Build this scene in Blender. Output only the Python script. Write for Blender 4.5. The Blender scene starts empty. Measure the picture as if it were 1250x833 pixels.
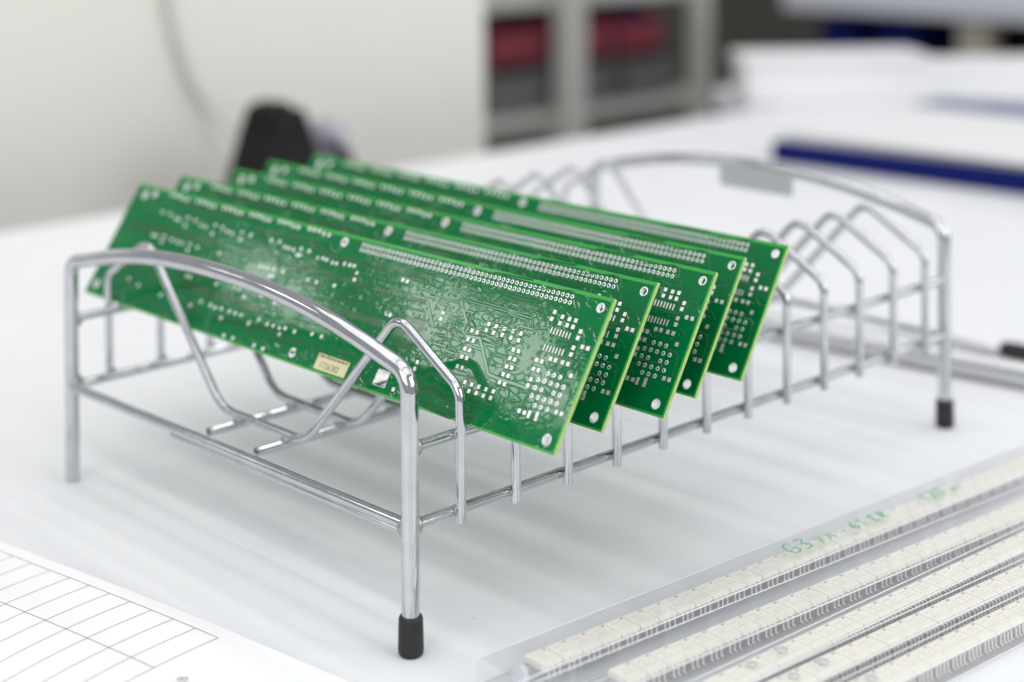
import bpy, math, random
from math import sin, cos, pi, radians
from mathutils import Vector, Matrix
random.seed(7)
C = bpy.context.scene
# ------------------------------------------------------------------ camera, world, lamps, exposure
cam = bpy.data.objects.new('camera', bpy.data.cameras.new('camera'))
C.collection.objects.link(cam); C.camera = cam
E0 = Vector((-.4590, -.5458, .3335))
yw, pt, rl = radians(46.3098), radians(-.5141), radians(-.3329)
fw = Vector((cos(yw)*cos(pt), sin(yw)*cos(pt), sin(pt)))
rt = Vector((sin(yw), -cos(yw), 0)); up = rt.cross(fw)
r2 = rt*cos(rl) + up*sin(rl); u2 = -rt*sin(rl) + up*cos(rl)
cam.matrix_world = Matrix(((r2.x, u2.x, -fw.x, E0.x), (r2.y, u2.y, -fw.y, E0.y), (r2.z, u2.z, -fw.z, E0.z), (0, 0, 0, 1)))
cam.data.sensor_width = 36; cam.data.sensor_fit = 'HORIZONTAL'
cam.data.lens = 2038.38/1250*36
cam.data.shift_y = -550.55/1250
cam.data.clip_start = .02; cam.data.clip_end = 60
cam.data.dof.use_dof = True
cam.data.dof.focus_distance = .75
cam.data.dof.aperture_fstop = 3.7
W = bpy.data.worlds.new('World'); C.world = W; W.use_nodes = True
W.node_tree.nodes['Background'].inputs[0].default_value = (.95, .965, 1, 1)
W.node_tree.nodes['Background'].inputs[1].default_value = .44
C.view_settings.view_transform = 'Standard'; C.view_settings.look = 'None'
C.view_settings.exposure = 0.04; C.view_settings.gamma = 1
C.render.engine = 'CYCLES'; C.cycles.transparent_max_bounces = 48; C.cycles.max_bounces = 12
def ceiling_lamp(x, y, z, sx, sy, L, name='ceiling_panel_lamp'):
    l = bpy.data.lights.new(name, 'AREA'); l.shape = 'RECTANGLE'; l.size = sx; l.size_y = sy
    l.energy = L*sx*sy*pi; l.color = (1, .99, .965)
    o = bpy.data.objects.new(name, l); o.location = (x, y, z); C.collection.objects.link(o)
for x in (-1.95, -1.25, -.55, .15, .85, 1.55):      # rows of fluorescent panels over the bench
    for y in (-1.3, -.05, 1.2): ceiling_lamp(x, y, 2.3, .20, 1.1, 4.0)
ceiling_lamp(-2.36, 3.35, 2.4, .42, .72, 9)     # the two panels mirrored in the boards
ceiling_lamp(-2.37, 4.45, 2.4, .28, .6, 6.5)
def fill_lamp(loc, target, sx, sy, L):         # added fill lamps with no real source, lightening shadows and wall
    l = bpy.data.lights.new('fill_light', 'AREA'); l.shape = 'RECTANGLE'; l.size = sx; l.size_y = sy; l.energy = L*sx*sy*pi; l.color = (.97, .985, 1)
    o = bpy.data.objects.new('fill_light', l); o.location = loc; C.collection.objects.link(o)
    o.rotation_euler = (Vector(target)-Vector(loc)).to_track_quat('-Z', 'Y').to_euler()
fill_lamp((-3.2, -.9, 1.5), (.3, .2, 0), 2.6, 1.8, 2.3)
fill_lamp((4.2, -1.0, 1.7), (.3, .2, 0), 2.6, 1.8, 2.0)
fill_lamp((1.2, -3.2, 1.6), (.3, .3, 0), 2.6, 1.8, 3.2)
# ---- circuit board layout in millimetres (u along the board, v up it)
PADS=[(29.9,57.6),(30.1,54.3),(24.5,56.4),(24.5,53.4),(20.1,56.2),(20.1,53.4),(16.3,56.3),(16.5,53.3),(11.3,52.2),(11.4,49.3),(7.1,46.1),(3.8,46.1),(11.8,44.7),(11.6,41.7),(21.8,37.5),(18.7,37.6),(14.5,37.5),(11.2,37.5),(29.2,35.4),(26.0,35.4),(49.2,44.7),(49.0,41.6),(44.1,44.6),(43.9,41.4),(44.7,36.9),(41.4,36.9),(44.7,32.9),(41.6,32.9),(65.2,44.8),(65.2,41.7),(60.3,44.7),(60.3,41.6),(54.8,44.6),(54.7,41.7),(73.7,39.9),(70.2,39.7),(73.9,35.7),(70.3,35.6),(73.4,31.3),(70.1,31.1),(73.1,27.5),(69.8,27.4),(73.4,22.8),(70.3,22.8),(44.6,29.1),(41.4,29.1),(44.7,25.4),(41.5,25.4),(44.9,21.7),(41.7,21.5),(29.0,31.4),(25.9,31.4),(28.0,26.8),(28.3,23.9),(7.1,33.1),(65.0,17.2),(60.4,17.1),(55.8,17.1),(51.0,17.0),(46.3,17.1),(65.8,14.2),(60.5,14.0),(55.7,14.1),(51.0,14.1),(46.4,14.1),(27.5,12.7),(24.2,12.6),(7.3,16.9),(4.2,16.9),(16.8,11.7),(96.1,44.2),(96.0,41.1),(131.8,54.1),(128.4,53.9),(133.1,36.4),(129.9,36.3),(99.0,19.1),(99.0,15.9),(106.7,4.2)]
TALL=[(21.3,12.6),(16.9,13.3)]
THIN=[(27.7,49.5),(25.8,49.4),(23.9,49.4),(22.0,49.4),(20.2,49.3),(18.3,49.2),(16.4,49.2),(27.9,41.5),(26.0,41.5),(24.1,41.5),(22.2,41.5),(20.3,41.5),(18.4,41.5),(16.5,41.5)]
HOLES=[(20.2,31.2),(16.4,31.3),(12.7,31.2),(24.1,27.6),(20.3,27.7),(16.5,27.6),(12.7,27.6),(8.9,27.6),(24.1,24.0),(20.2,23.9),(12.9,24.0),(9.1,24.0),(24.2,20.3),(20.4,20.3),(16.6,20.3),(12.7,20.4),(9.0,20.3),(20.4,16.8),(16.7,16.8),(12.8,16.8)]
VIAS=[(42.9,61.6),(40.0,60.7),(37.4,56.5),(39.7,54.9),(36.8,46.3),(36.6,49.9),(39.3,49.0),(31.8,47.2),(30.7,45.3),(29.0,44.8),(26.6,47.1),(25.8,45.0),(29.5,41.6),(36.9,39.9),(32.1,35.5),(28.8,37.8),(25.5,38.7),(33.8,59.1),(32.5,56.6),(33.1,53.6),(30.3,52.4),(27.5,52.4),(27.8,58.2),(24.3,58.5),(19.8,58.9),(22.2,61.5),(14.8,51.5),(9.1,55.8),(5.1,53.4),(14.7,44.9),(17.3,44.4),(22.1,45.3),(8.8,53.1),(8.3,37.5),(21.6,35.5),(55.4,54.8),(52.3,54.8),(50.5,49.4),(47.9,47.4),(45.9,45.2),(44.6,48.4),(39.1,44.8),(41.4,41.7),(39.5,35.7),(39.4,32.9),(53.7,47.9),(48.9,40.0),(18.2,61.4),(78.2,46.8),(76.4,45.5),(77.3,42.2),(75.9,40.1),(76.4,38.2),(68.6,39.2),(65.2,39.5),(68.3,42.3),(66.8,47.6),(63.6,47.5),(65.4,50.1),(60.3,47.4),(56.3,48.8),(54.7,49.9),(60.5,39.5),(54.9,39.6),(51.1,41.2),(46.6,36.7),(47.2,32.9),(52.9,28.2),(47.1,29.0),(39.4,29.1),(47.0,25.2),(37.4,25.6),(68.2,35.6),(76.2,35.6),(77.3,32.9),(76.0,30.7),(68.2,31.1),(67.7,27.3),(76.1,26.9),(78.1,26.3),(67.8,23.6),(65.3,21.4),(78.1,29.9),(84.9,36.5),(85.9,39.5),(32.1,31.0),(30.1,28.6),(31.1,25.3),(30.8,32.8),(38.7,21.6),(60.5,18.9),(56.7,21.3),(46.2,19.2),(11.2,34.7),(58.5,11.4),(54.7,10.9),(50.2,10.9),(47.3,11.4),(45.1,11.0),(38.9,15.1),(37.5,13.5),(32.3,20.0),(32.4,15.8),(25.8,15.5),(40.6,19.3),(32.5,4.8),(30.5,3.6),(25.4,2.0),(18.8,11.0),(14.7,10.3),(39.3,4.1),(52.0,1.8),(50.3,3.3),(55.6,5.8),(55.1,18.9),(50.6,19.3),(48.7,14.5),(111.4,59.8),(113.0,60.0),(105.4,55.7),(100.1,54.7),(97.6,53.1),(93.2,53.2),(93.2,57.9),(94.1,59.2),(84.1,55.3),(79.6,60.9),(77.9,57.9),(75.1,55.1),(72.5,59.5),(63.9,61.9),(66.0,56.0),(64.2,56.2),(59.1,55.2),(47.1,55.1),(75.4,49.5),(84.9,48.7),(96.1,48.7),(91.4,47.6),(101.4,41.8),(102.4,45.0),(96.0,46.3),(106.3,48.8),(96.5,38.4),(92.9,38.9),(90.5,38.9),(111.7,57.3),(112.1,54.2),(109.7,55.6),(117.8,57.6),(106.2,53.3),(114.8,45.1),(117.7,45.1),(119.6,44.7),(110.3,43.0),(115.0,40.1),(110.6,40.0),(107.4,40.6),(117.7,41.6),(103.8,38.9),(98.8,39.9),(152.8,57.5),(156.6,54.5),(160.7,53.0),(148.0,56.6),(138.5,57.2),(153.5,52.7),(156.5,45.4),(156.4,42.3),(143.1,47.3),(140.1,47.4),(135.7,46.9),(134.7,49.4),(134.6,52.3),(124.8,49.7),(123.7,52.5),(125.8,47.1),(146.6,41.5),(127.7,47.2),(162.6,42.8),(164.6,43.5),(172.6,33.6),(169.0,34.1),(162.7,35.3),(159.7,37.1),(152.3,34.5),(141.7,36.3),(141.1,33.6),(135.1,39.6),(131.7,40.0),(135.7,35.2),(161.5,30.1),(142.5,28.8),(137.6,28.2),(134.3,27.9),(124.8,40.3),(126.0,38.1),(106.8,38.7),(103.0,34.8),(113.0,27.8),(107.5,28.2),(118.6,27.6),(93.1,30.0),(95.7,33.8),(93.6,33.8),(98.2,33.8),(153.4,12.9),(148.3,13.9),(101.4,23.0),(98.6,23.1),(107.6,21.6),(87.0,32.5),(85.3,30.2),(84.8,28.4),(87.8,37.4)]
LEDS=[(350.0,56.3),(341.7,56.2),(334.5,54.7),(330.6,54.4),(322.7,52.3),(323.3,56.8),(315.4,56.4),(308.5,54.6),(303.4,54.5),(294.8,51.7),(295.7,56.5),(288.5,56.3),(282.8,54.9),(277.8,54.5),(268.3,52.6),(269.8,56.4),(261.4,56.3),(347.9,42.1),(344.2,42.1),(336.7,40.0),(336.7,43.1),(328.4,42.5),(322.4,42.1),(317.3,42.1),(309.4,39.2),(309.8,42.7),(301.8,42.3),(242.4,56.4),(235.1,56.8),(229.4,54.8),(225.8,54.7),(221.4,54.6),(215.8,56.1),(216.8,52.4),(214.5,52.7),(208.7,56.0),(199.6,53.7),(195.6,54.1),(192.3,53.9),(187.1,53.4),(183.7,53.5),(177.9,54.3),(173.6,54.4),(170.1,54.5),(165.9,51.5),(165.7,48.1),(242.0,41.8),(238.5,41.9),(235.0,41.9),(229.7,42.3),(221.5,42.1),(230.8,38.1),(228.0,38.5),(199.6,41.9),(192.4,41.7),(178.2,42.5),(349.5,14.5),(338.0,13.0),(298.7,25.9),(270.1,26.3),(254.0,27.2),(242.8,24.0),(275.9,15.0),(266.6,14.7),(248.8,14.8),(238.1,15.0),(222.5,15.5),(214.5,14.5),(216.5,25.7),(283.4,11.5),(252.8,10.1),(280.5,42.3),(243.5,14.8),(209.5,14.8),(204.1,14.7),(199.6,15.3),(191.7,15.2),(178.2,16.7),(170.6,16.9),(216.9,2.5),(209.3,2.3),(244.0,2.3),(235.9,2.4),(201.8,11.6),(313.3,11.7),(295.4,25.7),(249.4,26.9),(229.2,26.8),(261.7,14.3),(256.3,14.9),(229.3,11.9)]
TRACES=[(0.5,[(77.9,66.4),(74.3,68.3),(49.9,69.1)]),(0.5,[(48.1,65.8),(25.1,68.4),(21.7,67.7),(20.4,66.3),(19.9,62.9)]),(1.1,[(96.8,62.2),(97.8,57.8),(96.4,54.6),(94.1,53.6)]),(0.9,[(94.1,62.5),(94.4,56.5),(93.3,55.2),(89.9,55.3),(86.8,53.5)]),(0.9,[(90.9,62.3),(86.3,58.5),(79.6,57.5)]),(0.6,[(88.3,62.0),(84.6,60.3),(80.1,60.8)]),(0.8,[(104.3,56.1),(101.4,51.2),(99.5,50.3),(89.2,50.6),(87.8,48.9),(88.8,38.9)]),(0.7,[(90.2,52.3),(40.7,52.2)]),(0.7,[(88.1,53.5),(41.5,53.6)]),(1.2,[(85.2,48.4),(82.7,46.5),(78.3,42.5)]),(0.6,[(86.7,51.5),(85.6,50.3),(86.6,40.4)]),(0.6,[(82.4,55.3),(75.4,54.9)]),(0.6,[(74.3,55.4),(73.5,57.5),(72.5,59.3)]),(0.6,[(70.0,59.6),(44.6,59.4)]),(0.6,[(69.7,61.3),(68.0,60.7),(45.4,60.9)]),(0.6,[(73.6,55.3),(67.3,54.8),(64.4,54.4),(62.7,54.7),(61.6,56.4)]),(0.7,[(52.9,57.1),(48.2,54.2),(44.8,53.9),(42.4,55.3)]),(0.5,[(75.4,49.5),(69.9,50.0),(67.6,49.0)]),(0.6,[(64.0,50.2),(60.0,50.0),(58.6,51.0),(44.0,51.3),(40.7,48.7)]),(1.2,[(109.6,47.1),(101.3,39.4),(98.7,36.3)]),(0.9,[(117.3,52.7),(105.7,51.4),(101.7,48.2),(95.2,47.9)]),(0.9,[(94.9,48.5),(91.6,44.2),(91.9,37.7)]),(0.6,[(103.4,46.8),(99.8,45.1)]),(0.8,[(115.7,58.3),(116.4,55.9)]),(0.8,[(127.3,56.4),(126.9,54.0)]),(0.5,[(61.8,61.3),(52.0,61.2),(41.0,60.9)]),(0.5,[(61.0,59.9),(39.8,59.8),(37.7,57.6)]),(0.5,[(60.2,58.5),(40.2,58.3),(37.4,57.0)]),(0.6,[(51.3,57.6),(48.1,55.3)]),(0.6,[(45.5,54.0),(43.6,55.7),(38.7,56.5)]),(0.8,[(57.2,53.1),(41.4,52.2),(39.3,49.6)]),(0.7,[(56.5,51.9),(44.1,50.7),(40.5,47.7),(38.2,47.5),(35.9,48.9),(35.6,53.1),(35.8,61.0),(28.6,61.0)]),(0.4,[(18.8,62.0),(16.9,58.2)]),(0.4,[(22.7,46.1),(11.6,46.6)]),(0.4,[(30.2,37.3),(29.8,38.7),(27.7,39.5)]),(0.4,[(9.4,40.2),(7.0,40.0),(3.7,37.1)]),(0.5,[(44.6,48.4),(43.9,46.3),(44.0,44.9)]),(0.6,[(42.3,44.6),(39.1,44.8)]),(1.6,[(76.6,36.8),(66.9,37.4),(62.2,32.7),(53.4,23.5),(45.7,22.9),(36.9,22.9),(27.4,22.6)]),(1.0,[(84.1,47.3),(79.5,42.9),(78.8,38.3),(76.8,37.2)]),(0.8,[(84.8,37.0),(80.3,35.1),(77.9,32.7)]),(0.5,[(83.1,30.7),(77.9,29.9)]),(0.4,[(74.9,23.7),(67.5,24.1)]),(0.4,[(72.7,21.1),(65.3,21.4)]),(0.4,[(77.0,20.4),(72.9,19.2),(63.5,20.1),(53.1,20.1)]),(0.4,[(30.6,37.6),(30.7,39.0),(28.7,39.8)]),(0.5,[(24.5,35.3),(23.1,33.8),(20.5,33.5),(17.2,36.5)]),(0.5,[(25.5,31.5),(23.8,30.1),(23.0,28.0)]),(0.4,[(13.7,29.7),(6.0,29.6),(4.4,27.8),(4.6,25.9)]),(0.4,[(48.3,23.4),(37.4,23.1),(34.0,22.6),(28.4,22.5)]),(0.4,[(27.1,22.3),(12.2,22.7),(9.6,21.1)]),(0.4,[(24.4,20.7),(27.2,19.2),(27.1,13.9)]),(0.4,[(10.5,29.7),(5.5,29.0),(3.9,27.6),(3.5,18.4)]),(0.4,[(59.5,9.0),(54.5,9.5),(52.7,11.3)]),(0.4,[(59.1,8.4),(51.6,8.8),(50.7,10.6)]),(0.4,[(59.0,7.7),(57.1,7.3),(56.0,6.0)]),(0.4,[(56.5,4.0),(39.6,4.0)]),(0.4,[(56.4,3.2),(50.3,3.3)]),(0.4,[(54.6,0.2),(52.0,1.7)]),(0.35,[(95.3,11.0),(67.9,9.5)]),(0.35,[(94.9,10.2),(67.7,9.2)]),(0.35,[(94.4,9.4),(67.5,8.9)]),(0.35,[(93.9,8.6),(67.3,8.6)]),(0.35,[(93.4,7.9),(67.1,8.3)]),(0.35,[(92.9,7.1),(66.9,8.0)]),(0.4,[(97.9,13.3),(90.3,13.4),(88.4,15.1),(88.4,16.4)]),(0.4,[(96.1,11.6),(82.8,11.0),(80.5,14.6)]),(0.4,[(91.8,5.8),(87.1,5.6),(85.0,7.1),(68.9,7.5)]),(0.4,[(90.2,3.8),(63.4,3.3)]),(0.4,[(89.3,3.0),(63.5,2.2)]),(0.4,[(87.3,2.2),(67.2,2.3)]),(0.4,[(86.0,1.5),(65.3,0.3),(63.0,1.3)]),(0.4,[(171.4,38.3),(146.0,38.8),(140.6,38.8),(136.3,41.4),(107.5,42.2)]),(0.4,[(134.0,43.6),(124.5,43.9),(122.1,45.9),(109.6,46.8)]),(0.4,[(124.7,41.9),(110.6,42.6)]),(0.4,[(121.8,24.5),(102.3,25.7)]),(0.4,[(121.7,23.3),(103.3,23.8)]),(0.4,[(123.6,21.7),(109.3,20.8)]),(0.4,[(136.1,26.0),(123.5,26.1)]),(0.4,[(122.8,25.0),(118.5,25.2),(101.6,26.8)]),(0.4,[(124.8,25.9),(114.7,26.0),(111.1,24.8)]),(0.4,[(150.9,23.0),(138.1,25.6)]),(0.4,[(142.8,32.8),(144.3,38.6)]),(0.4,[(152.6,14.0),(148.5,11.4),(140.1,11.5)]),(0.4,[(171.7,36.4),(148.3,36.5)]),(0.4,[(165.7,55.8),(144.1,56.0),(119.4,56.9)]),(0.4,[(163.5,47.7),(133.4,48.7),(111.3,48.3)]),(0.4,[(165.8,45.2),(139.0,45.6),(122.0,45.8)]),(0.4,[(147.3,58.5),(139.1,51.7)]),(0.4,[(171.5,38.4),(146.4,39.4)]),(0.4,[(158.1,51.4),(135.2,51.4),(126.9,52.4)])]
BANDS=[(3.2,[(176.5,31.6),(156.5,31.3),(132.7,31.2)]),(1.8,[(149.3,47.4),(128.7,48.2),(112.0,48.3)]),(2.2,[(119.0,37.5),(104.0,36.5)]),(1.4,[(169.0,58.4),(140.2,59.3),(113.8,58.4)]),(1.4,[(165.7,55.8),(144.1,56.0),(119.4,56.9)]),(1.2,[(166.7,46.6),(139.6,46.5),(110.7,47.4)]),(3,[(128.4,29.1),(116.9,29.5),(104.5,35.0)]),(1.6,[(122.6,47.1),(109.6,47.1)]),(1.4,[(129.7,58.5),(119.1,57.9)]),(4,[(375.2,44.2),(333.9,46.0),(285.6,48.0)]),(2.5,[(345.7,63.8),(298.0,63.7),(266.2,65.7)]),(2,[(261.6,60.5),(213.1,61.0),(204.1,60.3),(197.3,56.5),(168.8,57.7)]),(2,[(231.2,45.1),(230.5,51.4)]),(2.4,[(218.9,45.1),(190.2,47.5),(165.4,46.7)]),(2,[(262.7,51.0),(241.0,52.4)]),(2,[(259.6,47.0),(243.2,46.9)]),(3,[(301.4,21.4),(244.3,22.1)]),(3,[(256.2,9.2),(196.1,13.6)]),(1,[(200.9,10.9),(167.5,12.0)]),(3,[(300.4,19.3),(225.0,20.2)])]
# ------------------------------------------------------------------ helpers
def link(o, parent=None):
    C.collection.objects.link(o)
    if parent: o.parent = parent
    return o
class MB:                                   # collects shapes, builds one mesh object
    def __init__(s): s.v = []; s.f = []; s.m = []; s.sm = []
    def add(s, vs, fs, mi=0, smooth=False):
        n = len(s.v); s.v += [tuple(a) for a in vs]
        for f in fs: s.f.append([n+i for i in f]); s.m.append(mi); s.sm.append(smooth)
    def box(s, x0, x1, y0, y1, z0, z1, mi=0, M=None, top=None):
        tx, ty = top if top else (0, 0)
        v = [(x0,y0,z0),(x1,y0,z0),(x1,y1,z0),(x0,y1,z0),(x0+tx,y0+ty,z1),(x1-tx,y0+ty,z1),(x1-tx,y1-ty,z1),(x0+tx,y1-ty,z1)]
        if M: v = [M @ Vector(a) for a in v]
        s.add(v, [(0,3,2,1),(4,5,6,7),(0,1,5,4),(1,2,6,5),(2,3,7,6),(3,0,4,7)], mi)
    def tube(s, pts, r, n=16, mi=0, caps=True):
        pts = [Vector(p) for p in pts]
        T = []
        for i in range(len(pts)):
            a = pts[max(i-1, 0)]; b = pts[min(i+1, len(pts)-1)]; T.append((b-a).normalized())
        ref = Vector((0, 0, 1)) if abs(T[0].z) < .9 else Vector((1, 0, 0))
        N = (ref - T[0]*ref.dot(T[0])).normalized(); vs = []
        for i, p in enumerate(pts):
            N = (N - T[i]*N.dot(T[i])).normalized(); Bn = T[i].cross(N)
            rr = r[i] if isinstance(r, (list, tuple)) else r
            for k in range(n):
                a = 2*pi*k/n; vs.append(p + (N*cos(a)+Bn*sin(a))*rr)
        fs = [(i*n+k, i*n+(k+1) % n, (i+1)*n+(k+1) % n, (i+1)*n+k) for i in range(len(pts)-1) for k in range(n)]
        s.add(vs, fs, mi, True)
        if caps:
            s.add(vs[:n], [tuple(range(n))[::-1]], mi); s.add(vs[-n:], [tuple(range(n))], mi)
    def disc(s, x, y, z, r, n=8, mi=0):
        s.add([(x+r*cos(2*pi*k/n), y+r*sin(2*pi*k/n), z) for k in range(n)], [tuple(range(n))], mi)
    def ring(s, x, y, z0, z1, ri, ro, n=10, mi=0, zi=None, mw=None):     # annulus raised from z0 to z1 with sloping outer side
        zi = z0 if zi is None else zi
        R = [(ro, z0), (ro*.62+ri*.38, z1), (ri, z1), (ri, zi)]
        vs = [(x+q*cos(2*pi*k/n), y+q*sin(2*pi*k/n), z) for q, z in R for k in range(n)]
        s.add(vs, [(j*n+k, j*n+(k+1) % n, (j+1)*n+(k+1) % n, (j+1)*n+k) for j in range(2) for k in range(n)], mi)
        w = [2*n+k for k in range(n)]+[3*n+k for k in range(n)]; s.add([vs[i] for i in w], [(k, (k+1) % n, n+(k+1) % n, n+k) for k in range(n)], mi if mw is None else mw)
    def ribbon(s, pts, w, z0, z1, mi=0, sl=.0):                 # flat ribbon with sloping sides along a polyline
        P = [Vector((a, b)) for a, b in pts]; L = []
        for i in range(len(P)):
            d1 = (P[i]-P[i-1]).normalized() if i else None
            d2 = (P[i+1]-P[i]).normalized() if i < len(P)-1 else None
            d = ((d1 or d2)+(d2 or d1)); d = d.normalized() if d.length > 1e-6 else (d1 or d2)
            nrm = Vector((-d.y, d.x)); c = max(.5, abs(nrm.dot(Vector((-(d2 or d1).y, (d2 or d1).x)))))
            L.append((P[i], nrm/c))
        vs = []
        for p, n in L:
            for o, z in ((-w/2, z0), (-w/2+sl, z1), (w/2-sl, z1), (w/2, z0)):
                q = p+n*o; vs.append((q.x, q.y, z))
        fs = []
        for i in range(len(L)-1):
            for j in range(3): fs.append((4*i+j, 4*i+4+j, 4*i+5+j, 4*i+1+j))
        s.add(vs, fs, mi)
    def build(s, name, mats, parent=None, bevel=0):
        me = bpy.data.meshes.new(name); me.from_pydata(s.v, [], s.f)
        for m in (mats if isinstance(mats, (list, tuple)) else [mats]): me.materials.append(m)
        me.polygons.foreach_set('material_index', s.m); me.polygons.foreach_set('use_smooth', s.sm)
        o = bpy.data.objects.new(name, me)
        if bevel:
            b = o.modifiers.new('bevel', 'BEVEL'); b.width = bevel; b.segments = 3; b.limit_method = 'ANGLE'
        return link(o, parent)
def fillet(pts, rad, n=7):
    pts = [Vector(p) for p in pts]; out = [pts[0]]
    for i in range(1, len(pts)-1):
        r = rad[i] if isinstance(rad, (list, tuple)) else rad
        if not r: out.append(pts[i]); continue
        a = (pts[i-1]-pts[i]).normalized(); b = (pts[i+1]-pts[i]).normalized()
        ang = a.angle(b); t = min(r/math.tan(ang/2), (pts[i-1]-pts[i]).length*.48, (pts[i+1]-pts[i]).length*.48)
        rr = t*math.tan(ang/2); c = pts[i]+(a+b).normalized()*(rr/sin(ang/2))
        s0 = pts[i]+a*t-c; s1 = pts[i]+b*t-c; w = s0.angle(s1)
        for k in range(n+1):
            q = k/n; out.append(c+(s0*sin((1-q)*w)+s1*sin(q*w))/sin(w))
    out.append(pts[-1]); return out
def tag(o, label=None, cat=None, group=None, kind=None):
    if label: o['label'] = label
    if cat: o['category'] = cat
    if group: o['group'] = group
    if kind: o['kind'] = kind
    return o
def thing(name, label, cat, loc=(0, 0, 0), rz=0, group=None):
    o = link(bpy.data.objects.new(name, None)); o.location = loc; o.rotation_euler = (0, 0, rz); o.empty_display_size = .01
    return tag(o, label, cat, group)
def mat(name, col, rough=.5, metal=0, bump=0, bscale=300, var=0, vscale=20, spec=.5, coat=0, bump2=None, emboss=0):
    m = bpy.data.materials.new(name); m.use_nodes = True; t = m.node_tree; b = t.nodes['Principled BSDF']
    b.inputs['Base Color'].default_value = (*col, 1); b.inputs['Roughness'].default_value = rough
    b.inputs['Metallic'].default_value = metal; b.inputs['Specular IOR Level'].default_value = spec
    b.inputs['Coat Weight'].default_value = coat; b.inputs['Coat Roughness'].default_value = .05
    tc = t.nodes.new('ShaderNodeTexCoord'); N = t.nodes.new; Lk = t.links.new
    if var:
        n = N('ShaderNodeTexNoise'); n.inputs['Scale'].default_value = vscale; n.inputs['Detail'].default_value = 6
        Lk(tc.outputs['Object'], n.inputs['Vector'])
        r = N('ShaderNodeMapRange'); r.inputs[1].default_value = .3; r.inputs[2].default_value = .7
        r.inputs[3].default_value = 1-var; r.inputs[4].default_value = 1+var; Lk(n.outputs[0], r.inputs[0])
        x = N('ShaderNodeMix'); x.data_type = 'RGBA'; x.blend_type = 'MULTIPLY'; x.inputs[0].default_value = 1
        x.inputs[6].default_value = (*col, 1); Lk(r.outputs[0], x.inputs[7]); Lk(x.outputs[2], b.inputs['Base Color'])
        r2 = N('ShaderNodeMapRange'); r2.inputs[3].default_value = rough*.75; r2.inputs[4].default_value = min(1, rough*1.3)
        Lk(n.outputs[0], r2.inputs[0]); Lk(r2.outputs[0], b.inputs['Roughness'])
    prev = None
    for bp_ in ([(bump, bscale)] if bump else [])+([bump2] if bump2 else []):
        n = N('ShaderNodeTexNoise'); n.inputs['Scale'].default_value = bp_[1]; n.inputs['Detail'].default_value = 3
        Lk(tc.outputs['Object'], n.inputs['Vector'])
        q = N('ShaderNodeBump'); q.inputs['Strength'].default_value = 1; q.inputs['Distance'].default_value = bp_[0]
        Lk(n.outputs[0], q.inputs['Height'])
        if prev: Lk(prev.outputs[0], q.inputs['Normal'])
        prev = q
    if emboss:                                   # fine copper relief under the solder mask
        mp = N('ShaderNodeMapping'); mp.inputs['Scale'].default_value = (.55, 1, 1); Lk(tc.outputs['Object'], mp.inputs[0])
        vo = N('ShaderNodeTexVoronoi'); vo.feature = 'DISTANCE_TO_EDGE'; vo.inputs['Scale'].default_value = 330; Lk(mp.outputs[0], vo.inputs['Vector'])
        r3 = N('ShaderNodeMapRange'); r3.inputs[1].default_value = .03; r3.inputs[2].default_value = .14; Lk(vo.outputs['Distance'], r3.inputs[0])
        n3 = N('ShaderNodeTexNoise'); n3.inputs['Scale'].default_value = 38; Lk(tc.outputs['Object'], n3.inputs['Vector'])
        r4 = N('ShaderNodeMapRange'); r4.inputs[1].default_value = .44; r4.inputs[2].default_value = .54; Lk(n3.outputs[0], r4.inputs[0])
        mu = N('ShaderNodeMath'); mu.operation = 'MULTIPLY'; Lk(r3.outputs[0], mu.inputs[0]); Lk(r4.outputs[0], mu.inputs[1])
        q = N('ShaderNodeBump'); q.inputs['Strength'].default_value = 1; q.inputs['Distance'].default_value = emboss; Lk(mu.outputs[0], q.inputs['Height'])
        if prev: Lk(prev.outputs[0], q.inputs['Normal'])
        prev = q
    if prev: Lk(prev.outputs[0], b.inputs['Normal'])
    return m
M_table = mat('white_laminate', (.80, .81, .83), .55, spec=.35, var=.016, vscale=9, bump=.00002, bscale=900)
M_chrome = mat('chrome', (.58, .59, .615), .055, 1, var=.08, vscale=90, bump=.00002, bscale=160)
M_weld = mat('weld_metal', (.42, .40, .36), .32, 1, bump=.0002, bscale=700)
M_rubber = mat('black_rubber', (.012, .012, .013), .5, bump=.0001, bscale=900, var=.2, vscale=200)
M_mask = mat('green_solder_mask', (.001, .165, .045), .05, spec=.32, emboss=.000032, bump=.000004, bscale=900, bump2=(.00006, 60), var=.06, vscale=60)
M_trace = mat('masked_copper', (.002, .175, .048), .045, spec=.36, bump2=(.00006, 60), bump=.000004, bscale=900)
M_gap = mat('bare_olive_laminate', (.024, .125, .038), .10, spec=.32, bump2=(.00006, 60))
M_margin = mat('copper_free_mask', (.06, .40, .075), .10, spec=.42, bump=.000004, bscale=900)
M_fr4 = mat('fibreglass_edge', (.42, .60, .20), .6, bump=.0001, bscale=2500, var=.12, vscale=500)
M_pad = mat('tinned_pad', (.97, .97, .97), .28, .5, bump=.00006, bscale=1500)
M_hole_shade = mat('hole_shade', (.025, .02, .015), .6)  # dark colour stands in for the shade down the hole barrels
M_sticker = mat('cream_sticker', (.72, .68, .40), .55)
M_ink = mat('dark_print', (.06, .055, .05), .6)
M_ic = mat('cream_plastic', (.93, .91, .825), .42, var=.03, vscale=90, bump=.00003, bscale=1500)
M_icink = mat('brown_print', (.72, .64, .48), .6)
M_dot = mat('brown_dot', (.50, .36, .20), .6)
M_lead = mat('tin_lead', (.88, .86, .82), .4, .35)
M_green = mat('green_marker', (.01, .42, .17), .5)
M_paper = mat('white_paper', (.90, .90, .915), .7, bump=.00002, bscale=1200)
M_line = mat('grey_print', (.10, .12, .12), .7)
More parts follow.
